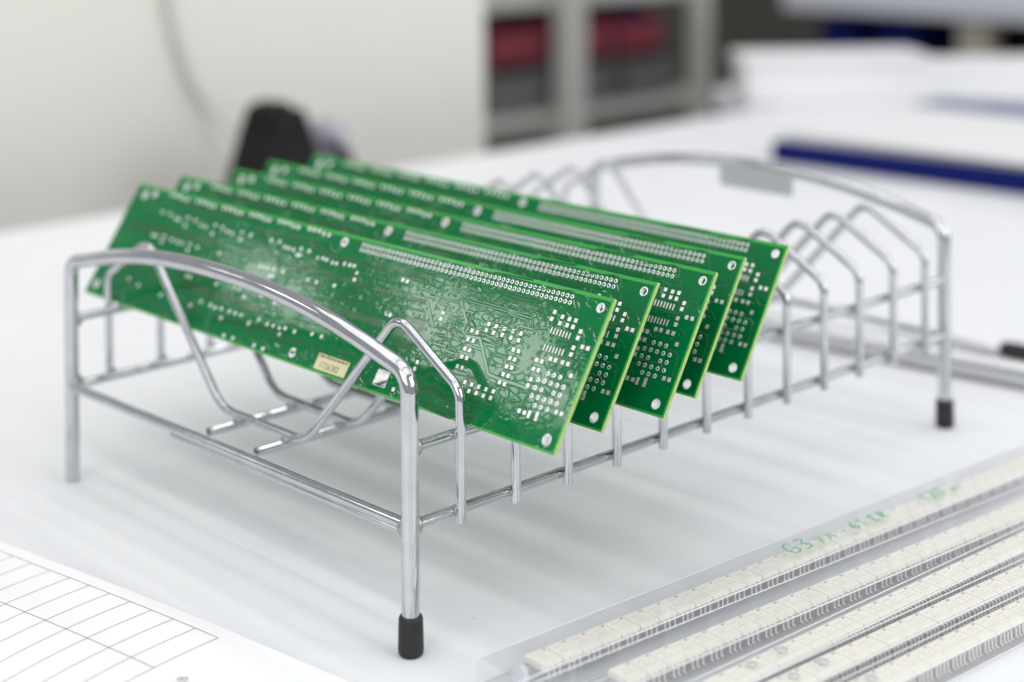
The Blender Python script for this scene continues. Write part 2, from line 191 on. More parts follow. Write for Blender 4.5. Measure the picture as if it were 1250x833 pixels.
M_wall = mat('beige_wall', (.74, .72, .665), .8, var=.02, vscale=3)
def plastic():
    m = bpy.data.materials.new('clear_plastic'); m.use_nodes = True; t = m.node_tree; t.nodes.clear()
    o = t.nodes.new('ShaderNodeOutputMaterial'); a = t.nodes.new('ShaderNodeBsdfTransparent'); a.inputs[0].default_value = (.99, .991, .995, 1)
    g = t.nodes.new('ShaderNodeBsdfGlossy'); g.inputs['Roughness'].default_value = .09; d = t.nodes.new('ShaderNodeBsdfDiffuse'); d.inputs[0].default_value = (.8, .8, .83, 1)
    lw = t.nodes.new('ShaderNodeLayerWeight'); p5 = t.nodes.new('ShaderNodeMath'); p5.operation = 'POWER'; p5.inputs[1].default_value = 4; f = t.nodes.new('ShaderNodeMapRange'); f.inputs[3].default_value = .03; f.inputs[4].default_value = .30; t.links.new(lw.outputs['Facing'], p5.inputs[0]); t.links.new(p5.outputs[0], f.inputs[0])
    tc = t.nodes.new('ShaderNodeTexCoord'); mp = t.nodes.new('ShaderNodeMapping'); mp.inputs['Scale'].default_value = (8, 260, 260)
    n = t.nodes.new('ShaderNodeTexNoise'); n.inputs['Scale'].default_value = 1; b = t.nodes.new('ShaderNodeBump'); b.inputs['Distance'].default_value = .00012; b.inputs['Strength'].default_value = 1
    L = t.links.new; L(tc.outputs['Object'], mp.inputs[0]); L(mp.outputs[0], n.inputs['Vector']); L(n.outputs[0], b.inputs['Height']); L(b.outputs[0], g.inputs['Normal']); L(b.outputs[0], lw.inputs['Normal'])
    m1 = t.nodes.new('ShaderNodeMixShader'); m1.inputs[0].default_value = .012; L(a.outputs[0], m1.inputs[1]); L(d.outputs[0], m1.inputs[2])
    m2 = t.nodes.new('ShaderNodeMixShader'); L(f.outputs[0], m2.inputs[0]); L(m1.outputs[0], m2.inputs[1]); L(g.outputs[0], m2.inputs[2]); L(m2.outputs[0], o.inputs[0])
    return m
M_clear = plastic()
M_edge_glint = mat('white_glint', (.86, .86, .88), .15)
def text_mesh(body, size, name, m, parent, loc, rz=0, mirror=False, w=1):
    cu = bpy.data.curves.new(name, 'FONT'); cu.body = body; cu.size = size; cu.space_character = w; cu.resolution_u = 2
    t = bpy.data.objects.new(name, cu); link(t); bpy.context.view_layer.update()
    me = bpy.data.meshes.new_from_object(t.evaluated_get(bpy.context.evaluated_depsgraph_get())); bpy.data.objects.remove(t)
    o = bpy.data.objects.new(name, me); me.materials.clear(); me.materials.append(m); link(o, parent); o.location = loc; o.rotation_euler = (0, 0, rz)
    return o
# ------------------------------------------------------------------ setting
b = MB(); b.box(-.62, 1.86, -.64, .925, -.03, 0, 0); tbl = b.build('table_top', M_table, bevel=.003)
tag(tbl, 'wide white laminate table top under the rack', 'table')
b = MB(); b.box(-6, 7, -4, 3.4, -.80, -.76); tag(b.build('floor', mat('grey_floor', (.13, .125, .12), .5)), kind='structure')
b = MB(); b.box(1.2, 7, 3.2, 3.3, -.76, .50); tag(b.build('lowered_back_wall', mat('dark_taupe_wall', (.075, .070, .055), .8, var=.1, vscale=2)), kind='structure')  # back wall, its top cut down so the chrome does not mirror it
b = MB(); b.box(-.32, 1.05, 1.085, 1.125, -.76, .46); tag(b.build('lowered_wall', M_wall, bevel=.006), 'plain beige partition behind the far left table edge', 'wall')  # wall with its top cut low so light from the mirrored panels passes over
# ------------------------------------------------------------------ wire rack
RW, RL = .2893, .42; zl, zu, zc, ha = .0552, .0888, .1198, .0204
rack = thing('wire_rack', 'chromed wire rack with twelve looped dividers holding green circuit boards', 'rack')
zcap = .0165
def end_frame(x, bare):
    arch = [(x, y, zc+ha*(1-abs(2*y/RW-1)**2.2)) for y in [RW*(.06+.88*k/30) for k in range(31)]]
    pts = [(x, 0, .004), (x, 0, zc+.001)]+arch+[(x, RW, zc+.002), (x, RW, .0004 if bare else .004)]
    rad = [0, .011]+[0]*31+[.011, 0]
    b = MB(); b.tube(fillet(pts, rad), .0039, 22); return b.build('end_frame', M_chrome, rack)
end_frame(0, True); end_frame(RL, False)
def foot(x, y):
    b = MB(); b.tube([(x, y, 0), (x, y, .0012), (x, y, .003), (x, y, .0155), (x, y, .0168), (x, y, .0171)], [.0044, .0054, .0056, .0053, .0049, .0040], 24)
    return b.build('rubber_foot', M_rubber, rack)
for q in ((0, 0), (RL, 0), (RL, RW)): foot(*q)
def bar(name, pts, r, n=16):
    b = MB(); b.tube(pts, r, n); return b.build(name, M_chrome, rack)
dzl = -.0028
bar('end_crossbar', [(0, .0035, zl), (0, RW-.0035, zl+dzl)], .0026); bar('end_crossbar', [(RL, .0035, zl), (RL, RW-.0035, zl)], .0026)
bar('lower_end_bar', [(0, .0045, zl-.0037), (0, .188, zl-.0037+dzl*.7)], .0013)
bar('side_rail', [(.0035, 0, zl), (RL-.0035, 0, zl)], .0024); bar('side_rail', [(.0035, RW, zl+dzl), (RL-.0035, RW, zl)], .0024)
bar('side_rail', [(.0035, 0, zu), (RL-.0035, 0, zu)], .0023); bar('side_rail', [(.0035, RW, zu+.001), (RL-.0035, RW, zu)], .0023)
for y in (.1243, .1655): bar('base_rail', [(.0075, y, .0545), (RL-.012, y, .0545)], .0023)
W0, WS = .0256, .0334
BOARD = [(.0305, -.0563, 33.05, 0, .0014), (.0673, -.0489, 32.85, .45, .0006), (.0989, -.0569, 32.45, 0, .0012), (.1288, -.0498, 32.6, 0, .0022), (.1667, -.0463, 32.95, 0, .0012)]
wx = [W0+WS*i for i in range(12)]
for i, x in enumerate(wx):
    xa = x
    if 1 <= i <= 5:
        bx, by, th, _, dz = BOARD[i-1]; xb = bx+(.1325-zu-.002-dz)*math.tan(radians(th))+.0020/cos(radians(th))+.0025
        if xb > x: xa = xb
    zo, zt, yo, ya, yf, zf = .1090, .1335, -.0040, .0385, .1090, .0590
    h = lambda s: random.uniform(-s, s)
    pts = [(x, yo, zl-.0040), (x, yo, zo+h(.0006)), (xa, ya+h(.0008), zt), (x+h(.0004), yf, zf), (x+h(.0004), RW-yf, zf), (xa, RW-ya, zt+.0008), (x, RW-yo, zo), (x, RW-yo, zl-.0045)]
    b = MB(); b.tube(fillet(pts, [0, .010, .0105, .024, .024, .0105, .010, 0], 9), .00225, 16)
    b.build('divider_wire', M_chrome, rack)
def weld(b, x, y, z, r, sx=1, sy=1, sz=1):
    n, m = 8, 5; vs = []
    for j in range(m+1):
        t = pi*j/m
        for k in range(n): vs.append((x+r*sx*sin(t)*cos(2*pi*k/n), y+r*sy*sin(t)*sin(2*pi*k/n), z+r*sz*cos(t)))
    b.add(vs, [(j*n+k, (j+1)*n+k, (j+1)*n+(k+1) % n, j*n+(k+1) % n) for j in range(m) for k in range(n)], 0, True)
b = MB()
for x in (0, RL):
    s = 1 if x == 0 else -1
    for y in (0, RW):
        q = 1 if y == 0 else -1
        weld(b, x+s*.004, y, zu-.0005, .0030, .8, 1, 1.3); weld(b, x+s*.004, y, zl-.0005, .0031, .8, 1, 1.2); weld(b, x, y+q*.004, zl-.0015, .0035, 1, .9, 1.2)
for x in wx:
    for y in (-.0016, RW+.0016):
        for z in (zl, zu): weld(b, x+.0002, y, z, .0026, 1.05, .9, .8)
    for y in (.1243, .1655): weld(b, x, y, .0567, .0028, 1, 1.3, .6)
tag(b.build('weld_spots', M_weld, rack), kind='stuff')
b = MB(); b.box(RL-.0055, RL-.0042, .1085, .1685, .1245, .1400, M=Matrix.Rotation(0, 4, 'X')); b.build('name_plate', mat('dull_grey_metal', (.62, .63, .64), .45, .7, bump=.0001, bscale=300), rack, bevel=.0004)
# ------------------------------------------------------------------ circuit boards
mm = .001
LB, HB, TH = 385.4, 69.7, 1.9
MOUNT = [(5.7, 64.3, 1.75, 2.25), (6.7, 5.0, 2.1, 2.45), (185.1, 65.0, 1.15, 2.5), (185.9, 5.2, 1.15, 2.5), (375.1, 63.6, 1.6, 2.6), (377.8, 6.4, 1.6, 2.6)]
HEAD = [(23.7+i*2.937, v) for i in range(51) for v in (66.1, 63.3)]
def P2(a): return (-a[0]*mm, a[1]*mm)
def make_laminate(parent):
    cu = bpy.data.curves.new('laminate', 'CURVE'); cu.dimensions = '2D'; cu.fill_mode = 'BOTH'; cu.extrude = TH/2*mm
    def poly(pts):
        s = cu.splines.new('POLY'); s.points.add(len(pts)-1); s.use_cyclic_u = True
        for p, q in zip(s.points, pts): p.co = (q[0], q[1], 0, 1)
    poly([P2(a) for a in ((.4, 0), (LB-.4, 0), (LB, .4), (LB, HB-.4), (LB-.4, HB), (.4, HB), (0, HB-.4), (0, .4))])
    for u, v, ri, ro in MOUNT: poly([(-u*mm+ri*mm*cos(2*pi*k/20), v*mm+ri*mm*sin(2*pi*k/20)) for k in range(20)])
    for u, v in HEAD: poly([(-u*mm+.62*mm*cos(2*pi*k/8), v*mm+.62*mm*sin(2*pi*k/8)) for k in range(8)])
    for u, v in HOLES: poly([(-u*mm+.5*mm*cos(2*pi*k/8), v*mm+.5*mm*sin(2*pi*k/8)) for k in range(8)])
    t = bpy.data.objects.new('t', cu); link(t); bpy.context.view_layer.update()
    me = bpy.data.meshes.new_from_object(t.evaluated_get(bpy.context.evaluated_depsgraph_get())); bpy.data.objects.remove(t)
    me.name = 'laminate'; me.materials.clear()
    for m in (M_mask, M_fr4): me.materials.append(m)
    for v in me.vertices: v.co.z -= TH/2*mm
    for p in me.polygons: p.material_index = 0 if abs(p.normal.z) > .5 else 1; p.use_smooth = False
    return link(bpy.data.objects.new('laminate', me), parent)
def make_board():
    r = thing('circuit_board', 'tmp', 'circuit board', group='bare green circuit boards leaning in the rack')
    make_laminate(r)
    for u0, u1, v0, v1 in ((.3, LB-.3, HB-1.7, HB-.1), (.3, LB-.3, .1, .9), (.1, 1.0, .9, HB-1.7)):     # copper-free margins; light through the laminate edge is painted in as paler green
        b = MB(); b.box(-u1*mm, -u0*mm, v0*mm, v1*mm, -.00005, .000006); b.build('bare_margin', M_margin, r)
    for u, v, ri, ro in MOUNT:
        b = MB(); b.ring(-u*mm, v*mm, .00001, .00009, ri*mm-.00003, ro*mm, 28, zi=-TH*mm-.00002, mw=1 if ri < 1.5 else 0); b.build('mounting_ring', [M_pad, M_hole_shade], r)
    b = MB()
    for u, v in HEAD: b.ring(-u*mm, v*mm, .00001, .00010, .55*mm, 1.05*mm, 12, zi=-.0018, mw=1)
    tag(b.build('header_pads', [M_pad, M_hole_shade], r), kind='stuff')
    b = MB()
    for u, v in HOLES: b.ring(-u*mm, v*mm, .00001, .00012, .44*mm, 1.1*mm, 12, zi=-.0018, mw=1)
    tag(b.build('plated_holes', [M_pad, M_hole_shade], r), kind='stuff')
    # bare bands and the gaps round tracks, then the tracks themselves, embossed under the solder mask
    rng = random.Random(3); g = MB(); t = MB(); j = 0
    for w, pts in BANDS:
        j += 1; g.ribbon([P2(a) for a in pts], w*mm, .000004, .000016+j*2e-7)
    extra = []
    for k in range(60):                                          # fine tracks of the left half
        u = rng.uniform(185, 365); v = rng.choice([8, 12, 15, 19, 22, 26, 30, 34, 38, 43, 47, 50, 54, 58])+rng.uniform(-.8, .8); l = rng.uniform(8, 40)
        pts = [(u, v), (u-l*.6, v), (u-l*.6-2.2, v+rng.choice((-2.2, 2.2))), ]; pts.append((pts[-1][0]-l*.4, pts[-1][1])); extra.append((rng.choice((.4, .4, .5, .9)), pts))
    for k in range(46):
        u = rng.uniform(50, 182); v = rng.uniform(6, 60); l = rng.uniform(6, 26)
        if u-l < 44 and v < 44: continue
        q = rng.choice((-1.8, 1.8, 3)); extra.append((rng.choice((.4, .6, 1.0)), [(u, v), (u-l*.5, v), (u-l*.5-1.8, v+q), (u-l, v+q)]))
    for w, pts in TRACES+extra:
        j += 1; p = [P2(a) for a in pts]
        g.ribbon(p, (w+.46)*mm, .000004, .000075+j*2e-7, sl=.23*mm)
        t.ribbon(p, w*mm, .00006, .000180+j*1.5e-7, sl=min(.18, w*.34)*mm)
    tag(g.build('bare_gaps', M_gap, r), kind='stuff'); tag(t.build('copper_tracks', M_trace, r), kind='stuff')
    g = MB(); t = MB(); hb = MB(); vv = list(VIAS)
    for k in range(90): vv.append((rng.uniform(60, 372), rng.uniform(5, 60)))
    for i, (u, v) in enumerate(vv):
        x, y = P2((u, v)); g.ring(x, y, .00001, .00012+i*1.5e-7, .05*mm, .86*mm, 12); t.ring(x, y, .00008, .00024, .20*mm, .62*mm, 12, zi=.00012); hb.disc(x, y, .000170+i*1e-7, .26*mm, 8)
    tag(g.build('via_clearances', M_gap, r), kind='stuff'); tag(t.build('vias', M_trace, r), kind='stuff'); tag(hb.build('via_hole_shade', M_hole_shade, r), kind='stuff')  # via centres are flat dark discs painted as hole shade, nothing drilled
    b = MB(); g = MB()
    def pad(u, v, w, h, i, rot=0):
        x, y = P2((u, v)); M = Matrix.Translation((x, y, 0)) @ Matrix.Rotation(rot, 4, 'Z')
        g.box(-w/2-.0003, w/2+.0003, -h/2-.0003, h/2+.0003, .00001, .000100+i*2e-7, M=M, top=(.0003, .0003))
        z1 = .00020; b.box(-w/2, w/2, -h/2, h/2, .00005, z1, M=M, top=(.00013, .00013))
    i = 0
    for u, v in PADS: i += 1; pad(u, v, 2.0*mm, 2.0*mm, i, rng.uniform(-.03, .03))
    for u, v in TALL: i += 1; pad(u, v, 1.8*mm, 3.4*mm, i)
    for u, v in THIN: i += 1; pad(u, v, .78*mm, 3.0*mm, i)
    tag(b.build('solder_pads', M_pad, r), kind='stuff'); tag(g.build('pad_clearances', M_gap, r), kind='stuff')
    b = MB()
    for u, v in LEDS:
        x, y = P2((u, v)); b.ring(x, y, .00002, .00028, .0003*mm, 1.05*mm, 12)
    for k in range(6):
        u0 = 348.5-k*26.4 if k else 349.5
        for q in range(5):
            x, y = P2((u0-q*4.3, 67.3-(.7 if q > 2 else 0))); b.ring(x, y, .00002, .00022, .0003*mm, 1.15*mm, 12)
    x, y = P2((365.5, 65.2)); b.ring(x, y, .00002, .0002, .3*mm, 2.0*mm, 16)
    tag(b.build('round_pads', M_pad, r), kind='stuff')
    b = MB(); b.box(-121.8*mm, -112.9*mm, 3.4*mm, 11.3*mm, .00001, .00018, top=(.0002, .0002)); b.build('tinned_block', mat('flat_tin', (.85, .85, .85), .12, 1, bump=.00002, bscale=200), r)
    b = MB(); b.box(-166.2*mm, -142.1*mm, 1.6*mm, 9.3*mm, .000125, .00024); st = b.build('sticker', M_sticker, r)
    text_mesh('1726282', 4.2*mm, 'serial_number', M_ink, st, (-163.0*mm, 2.7*mm, .00026), w=1.05)
    b = MB(); x = -165
    while x < -143.5:
        w = rng.uniform(.5, 1.6); b.box(x*mm, (x+w)*mm, 7.7*mm, (8.6+rng.uniform(0, .4))*mm, .00021, .000255); x += w+rng.uniform(.3, .8)
    b.build('printed_bar', M_ink, st)
    text_mesh('e19c', 2.2*mm, 'etched_mark', M_gap, r, (-76*mm, 8.2*mm, .00013))
    return r
def copy_tree(o, parent=None):
    c = o.copy(); C.collection.objects.link(c); c.parent = parent
    for ch in list(o.children): copy_tree(ch, c)
    return c
proto = make_board()
labs = ['front circuit board facing the viewer, with cream serial sticker in full view', 'second circuit board from the front, directly behind the front board',
        'third circuit board from the front, in the middle of the five', 'fourth circuit board from the front, just before the rearmost board', 'rearmost circuit board, farthest back in the rack with empty slots behind it']
boards = []
for k in range(5): boards.append(proto if k == 0 else copy_tree(proto))
for k, r in enumerate(boards):
    bx, by, th, yaw_, dz = BOARD[k]; th = radians(th); a = radians(yaw_)
    X = Vector((sin(a), -cos(a), 0)); Yv = Vector((cos(a)*sin(th), sin(a)*sin(th), cos(th))); Zv = X.cross(Yv)
    r.matrix_world = Matrix(((X.x, Yv.x, Zv.x, bx), (X.y, Yv.y, Zv.y, by), (X.z, Yv.z, Zv.z, zu+.002+dz), (0, 0, 0, 1)))
    r['label'] = labs[k]
# ------------------------------------------------------------------ chips in clear tubes
def make_chip(n, name_leads):
    r = thing('chip', 'tmp', 'chip'); hx, hy = 5.4*mm, 6.4*mm
    b = MB(); z0, zm, z1 = .0064, .0076, .0092; i = .0006
    V = []
    for z, d in ((z0, i), (zm, 0), (z1, i)): V += [(-hx, -hy+d, z), (hx, -hy+d, z), (hx, hy-d, z), (-hx, hy-d, z)]
    F = [(3, 2, 1, 0), (8, 9, 10, 11)]+[(4*k+j, 4*k+(j+1) % 4, 4*k+4+(j+1) % 4, 4*k+4+j) for k in range(2) for j in range(4)]
    b.add(V, F); b.build('body', M_ic, r, bevel=.00025)
    b = MB()
    for x in n:
        for s in (-1, 1):
            M = Matrix.Rotation(0 if s == 1 else pi, 4, 'Z'); w = .0004
            x_ = x*mm*s
            b.box(x_-w, x_+w, hy-.0003, hy+.0011, .0072, .0076, M=M)
            b.box(x_-w, x_+w, hy+.0008, hy+.0012, .0038, .0076, M=M)
            b.box(x_-w, x_+w, hy+.0008, hy+.0022, .0036, .0040, M=M)
    b.build('leads', M_lead, r)
    b = MB(); b.disc(3.9*mm, 4.2*mm, .00925, .00075, 10, 1)
    rg = random.Random(5)
    for row, (y, x0, x1) in enumerate(((2.6, -3.4, 1.2), (.4, -2.4, 2.6), (-1.8, -3.6, 3.6))):
        x = x0
        while x < x1:
            w = rg.uniform(.18, .5); h = rg.uniform(.3, 1.0); b.box(x*mm, (x+w)*mm, (y-h/2)*mm, (y+h/2)*mm, .00918, .00923); x += w+.35
    b.build('top_marking', [M_icink, M_dot], r)
    return r
chipA = make_chip((-3.4, -.6, 2.6), 'leads'); chipB = make_chip((-3.8, -1.27, 1.27, 3.8), 'leads'); first = {id(chipA): True, id(chipB): True}
ordn = 'first second third fourth fifth sixth seventh eighth ninth tenth eleventh twelfth thirteenth fourteenth fifteenth sixteenth seventeenth eighteenth nineteenth twentieth'.split()
tens = {20: 'twenty', 30: 'thirty'}
def ordinal(n):
    if n <= 20: return ordn[n-1]
    return 'thirtieth' if n == 30 else tens[n//10*10]+'-'+ordn[n % 10-1]
TUBES = [  # first chip point, far row point (m), tube half width, tube height, number of chips, tube start before first chip, label words
    ((.0195, -.0549), (.3683, -.0783), .0138, .0128, 33, .019, 'in the green-marked tube beside the rack', chipA),
    ((.0351, -.0876), (.3117, -.1102), .0138, .0128, 26, .045, 'in the second tube from the rack', chipA),
    ((.0667, -.1214), (.2729, -.1320), .0086, .0113, 20, .050, 'in the third tube from the rack', chipB),
    ((.0920, -.1403), (.2387, -.1513), .0086, .0113, 15, .060, 'in the fourth tube from the rack', chipB),
    ((.1125, -.1633), (.2045, -.1700), .0086, .0113, 10, .070, 'in the outermost tube, lower right corner', chipB)]
tubelab = ['clear plastic tube of cream chips nearest the rack, with green handwriting on top', 'second clear plastic tube of chips counting from the rack, wide and unmarked',
           'middle one of the five clear chip tubes, narrow with two round stopper holes', 'fourth clear chip tube from the rack, narrow, two round holes near the bottom edge', 'outermost clear chip tube in the lower right corner, farthest from the rack']
for k, (a, bq, hw, ht, n, pre, words, chip) in enumerate(TUBES):
    a = Vector(a); bq = Vector(bq); d = (bq-a).normalized(); ang = math.atan2(d.y, d.x)
    if k >= 2: a = a-d*.0226*1; n += 2
    tb = thing('chip_tube', tubelab[k], 'tube', (a.x, a.y, 0), ang, 'clear plastic tubes of chips on the table')
    L = n*.0112+.03
    def prof(hw, ht, e):      # closed section, slightly flared at the foot, rounded top
        hw -= e; ht -= e; z0 = .0002+e; r = .0022-e*.5
        p = [(-hw, z0), (-hw+.0002, ht-r)]+[(-hw+.0002+r-r*cos(t), ht-r+r*sin(t)) for t in (.5, 1.0)]+[(-hw+.0002+r, ht)]
        return p+[(-y, z) for y, z in p[::-1]]
    b = MB(); po = prof(hw, ht, 0); pi_ = prof(hw, ht, .0006); m = len(po)
    for P, sgn in ((po, 1), (pi_, -1)):
        vs = [(-pre, y, z) for y, z in P]+[(L, y, z) for y, z in P]
        fs = [(i, (i+1) % m, m+(i+1) % m, m+i)[::sgn] for i in range(m)]
        b.add(vs, fs)
    b.add([(x, y, z) for P in (po, pi_) for (y, z) in P for x in (-pre,)], [(i, m+i, m+(i+1) % m, (i+1) % m) for i in range(m)])
    b.build('tube_shell', M_clear, tb)
    b = MB(); b.box(-pre, L, -.0040, .0040, .0009, .0066); b.build('inner_ridge', M_clear, tb)
    if k == 0:
        b = MB(); b.tube([(-.0085, 0, .0058), (-.0075, 0, .0058), (-.0062, 0, .0058)], .0048, 18); b.build('end_stopper', mat('milky_plastic', (.72, .73, .76), .4), tb)
    if k >= 2:
        for hx_ in {2: (.0345, .0535), 3: (.0135, .0318), 4: (.0135,)}[k]:
            b = MB(); b.ring(hx_, 0, ht-.0001, ht+.0003, .0023, .00255, 20, zi=ht-.0007); b.build('stopper_hole', mat('hole_rim', (.60, .60, .61), .3), tb)
    for ey, ez in ((-hw+.0004, ht-.0012), (hw-.0004, ht-.0012), (-hw, .0006), (hw, .0006)):
        b = MB(); b.tube([(-pre, ey, ez), (L, ey, ez)], .00035, 6); b.build('edge_highlight', M_edge_glint, tb)  # white rods painted in as the bright highlight lines of the clear edges
    grp = 'cream chips lying in the clear tubes'
    for i in range(n):
        o = chip if first.pop(id(chip), False) else copy_tree(chip)
        p = a+d*(.0054+i*.0112+random.uniform(-.00012, .00012)); o.location = (p.x, p.y, .0006); o.rotation_euler = (0, 0, ang+random.uniform(-.008, .008))
        tag(o, '%s cream chip from the near end, %s' % (ordinal(i+1), words), group=grp)
    if k == 0:
        # handwriting, one stroke list per glyph on a 4 by 6 grid
        G = {'G': [[(3.6, 5), (2.4, 6), (.8, 5), (.2, 2.6), (1, .4), (2.6, 0), (3.8, 1.4), (3.6, 2.6), (2, 2.5)]], '3': [[(.4, 5.6), (2.6, 6), (3.2, 4.8), (1.4, 3.3), (3.2, 2.2), (2.6, .3), (.4, .2)]],
             'V': [[(0, 6), (1.8, 0), (3.4, 6)]], 'M': [[(0, 0), (.6, 6), (1.9, 2), (3.2, 6), (3.8, 0)]], '-': [[(.6, 3), (3.2, 3)]], '6': [[(3, 6), (1, 4), (.4, 1.6), (1.6, 0), (3.2, 1), (2.8, 2.8), (.7, 2.2)]],
             '1': [[(.4, 4.4), (1.8, 6), (1.8, 0)]], 'E': [[(3, 6), (.3, 6), (.3, 0), (3, 0)], [(.3, 3), (2.4, 3)]], 'R': [[(.3, 0), (.3, 6), (2.8, 5.4), (2.8, 3.6), (.3, 3), (3.2, 0)]],
             '2': [[(.4, 5), (1.8, 6), (3.2, 4.8), (.3, 0), (3.4, 0)]], '0': [[(1.8, 6), (.4, 4), (.6, 1), (2, 0), (3.4, 2), (3, 5), (1.8, 6)]],
             'w': [[(0, 3.4), (.2, .2), (1.6, .2), (1.7, 3.4)], [(1.7, .2), (3.3, .2), (3.4, 3.4)]], 't': [[(0, 3.4), (3, 3.4)], [(1.5, 3.4), (1.5, 0)]]}
        g = 0
        for txt, x0, st, sc in (('G3', .158, .0092, 1.45), ('VM', .178, .0078, .85), ('-', .1955, .0, .8), ('61', .204, .0064, 1.05), ('ER', .2195, .0072, .9), ('120', .2610, .0062, 1.1), ('wt', .2830, .0050, .75)):
            for q, ch in enumerate(txt):
                ink = MB()
                for s_ in G[ch]:
                    g += 1; ink.ribbon([(x0+q*st+px*.00125*sc+py*.0002, -.0042+py*.00132*sc*.95) for px, py in s_], .00080, ht+.00004, ht+.00010+g*1e-6)
                ink.build('green_character', M_green, tb)
# ------------------------------------------------------------------ printed form
pap = thing('paper_sheet', 'white paper form with a ruled grid in the lower left corner', 'paper', (-.0515, .051, .0006), radians(90+8.6))
def pz(x, y): return .0004+.0007*(1+sin(x*21+.4))+.0006*(1+sin(y*26+x*9))
NX, NY = 40, 40; b = MB(); Wp, Hp = .34, .26
vs = []
for s_ in (0, 1):
    for i in range(NX+1):
        for j in range(NY+1):
            x = -.11+Wp*i/NX; y = -.012+.012+.0205-.0205+Hp*j/NY-.0078; vs.append((x, y, pz(x, y)+.0001*s_))
n1 = (NX+1)*(NY+1)
fs = [(n1+i*(NY+1)+j, n1+(i+1)*(NY+1)+j, n1+(i+1)*(NY+1)+j+1, n1+i*(NY+1)+j+1) for i in range(NX) for j in range(NY)]
fs += [tuple(q-n1 for q in f[::-1]) for f in fs]
b.add(vs, fs, 0, True); b.build('sheet', M_paper, pap)
def pl(b, p0, p1, w, bow=0):
    n = 16; pts = []
    for k in range(n+1):
        t = k/n; x = p0[0]+(p1[0]-p0[0])*t; y = p0[1]+(p1[1]-p0[1])*t; pts.append((x+(.05*y-1.2*y*y if bow else 0), y))
    vs = []
    for x, y in pts:
        if abs(p1[0]-p0[0]) > abs(p1[1]-p0[1]): q = [(x, y-w/2), (x, y+w/2)]
        else: q = [(x-w/2, y), (x+w/2, y)]
        for c in q: vs.append((c[0], c[1], pz(*c)+.00022+random.uniform(0, 2e-5)))
    b.add(vs, [(2*i, 2*i+2, 2*i+3, 2*i+1) for i in range(n)])
b = MB(); x0 = .0150
pl(b, (x0, .0), (x0+.19, .0), .00028); pl(b, (x0, .0355), (x0+.19, .0355), .00028)
for k in range(13): pl(b, (x0+.01465*k, 0), (x0+.01465*k, .19), .00028, -.004)
b.build('ruled_grid', M_line, pap)
text_mesh('B', .0062, 'printed_letter', M_line, pap, (-.0065, .0370, .0042), rz=radians(-60))
b = MB(); rd = random.Random(21)
for k in range(40):
    x = rd.uniform(-.12, .75); y = rd.uniform(-.02, .7); s_ = rd.uniform(.0001, .00026); b.box(x-s_, x+s_, y-s_*.7, y+s_*.7, .0001, .0001+s_, M=None)
tag(b.build('dust_specks', mat('dust', (.35, .34, .32), .9)), 'fine dust specks scattered over the white table top', 'dust', kind='stuff')
b = MB(); b.box(0, .13, 0, .06, .0002, .0012); o = b.build('cream_note', mat('cream_paper', (.84, .82, .66), .7)); o.location = (1.30, .74, 0); o.rotation_euler = (0, 0, radians(-40)); tag(o, 'small cream paper note lying on the table beyond the blue folder', 'note')
# ------------------------------------------------------------------ steel rods at the right
def rod_on_table(name, label, a, bq, r, m, cat, cap=None):
    a = Vector((*a, r)); bq = Vector((*bq, r)); o = thing(name, label, cat, (a.x, a.y, 0), 0)
    off = Vector((a.x, a.y, 0)); mb = MB(); mb.tube([a-off, bq-off], r, 24); mb.build('tube' if not cap else 'shaft', m, o)
    if cap:
        mb = MB(); c = Vector((*cap[0], cap[2])); e = Vector((*cap[1], cap[2])); mb.tube([c-off, c-off+(e-c)*.08, e-off], [cap[2]*.8, cap[2], cap[2]], 20); mb.build('black_grip', M_rubber, o)
    return o
M_steel = mat('brushed_steel', (.66, .66, .68), .3, 1)
rod_on_table('steel_tube', 'thick dull steel tube lying on the table behind the rack', (.500, .200), (.535, -.10), .0085, M_steel, 'tube')
rod_on_table('thin_tool', 'thin steel tool with a black grip at the right edge', (.590, .200), (.574, .052), .0026, M_steel, 'tool', cap=((.574, .050), (.566, -.06), .0062))
# ------------------------------------------------------------------ blurred things behind
M_w = mat('white_card', (.80, .80, .81), .6); M_navy = mat('navy_card', (.006, .012, .12), .85, spec=.15); M_black = mat('black_plastic', (.006, .005, .007), .7, spec=.25)
fo = thing('folder', 'dark blue folder with loose white papers on top', 'folder', (1.085, .640, 0), radians(-86.5))
b = MB(); b.box(0, .62, .0, .30, .001, .025); b.build('cover', M_navy, fo, bevel=.002)
for k in range(3):
    ps = MB(); ps.box(.01, .5, .012, .30, .0255+.0035*k, .0285+.0035*k, M=Matrix.Rotation(radians((0, 2.5, -2)[k]), 4, 'Z'))
    tag(ps.build('paper_stack', M_w), 'white paper sheets lying on the blue folder, %s of three layers' % ('lowest', 'middle', 'topmost')[k], 'papers', 'white papers on the blue folder')
    o = bpy.context.scene.objects[-1] if False else None
for o in [q for q in C.collection.objects if q.name.startswith('paper_stack')]: o.location = fo.location; o.rotation_euler = fo.rotation_euler
b = MB(); b.box(0, 1.1, -.30, .25, -.034, -.002); o = b.build('second_table', M_table, bevel=.003); o.location = (1.425, .935, 0); o.rotation_euler = (0, 0, radians(-38)); tag(o, 'white table adjoining the main table top at the far right', 'table')
bx_ = thing('white_box', 'long white cardboard box at the far end of the table', 'box', (1.435, .955, 0), radians(-38))
b = MB(); b.box(0, .56, 0, .085, 0, .058); b.build('carton', M_w, bx_, bevel=.006)
b = MB(); b.box(-.004, .27, -.004, .089, .058, .072); b.build('lid', M_w, bx_, bevel=.004)
b = MB(); b.box(0, .30, 0, .10, 0, .014, M=Matrix.Rotation(radians(-80), 4, 'Z')); o = b.build('blue_binder', mat('slate_blue', (.16, .18, .30), .5), bevel=.003); o.location = (1.53, .74, 0)
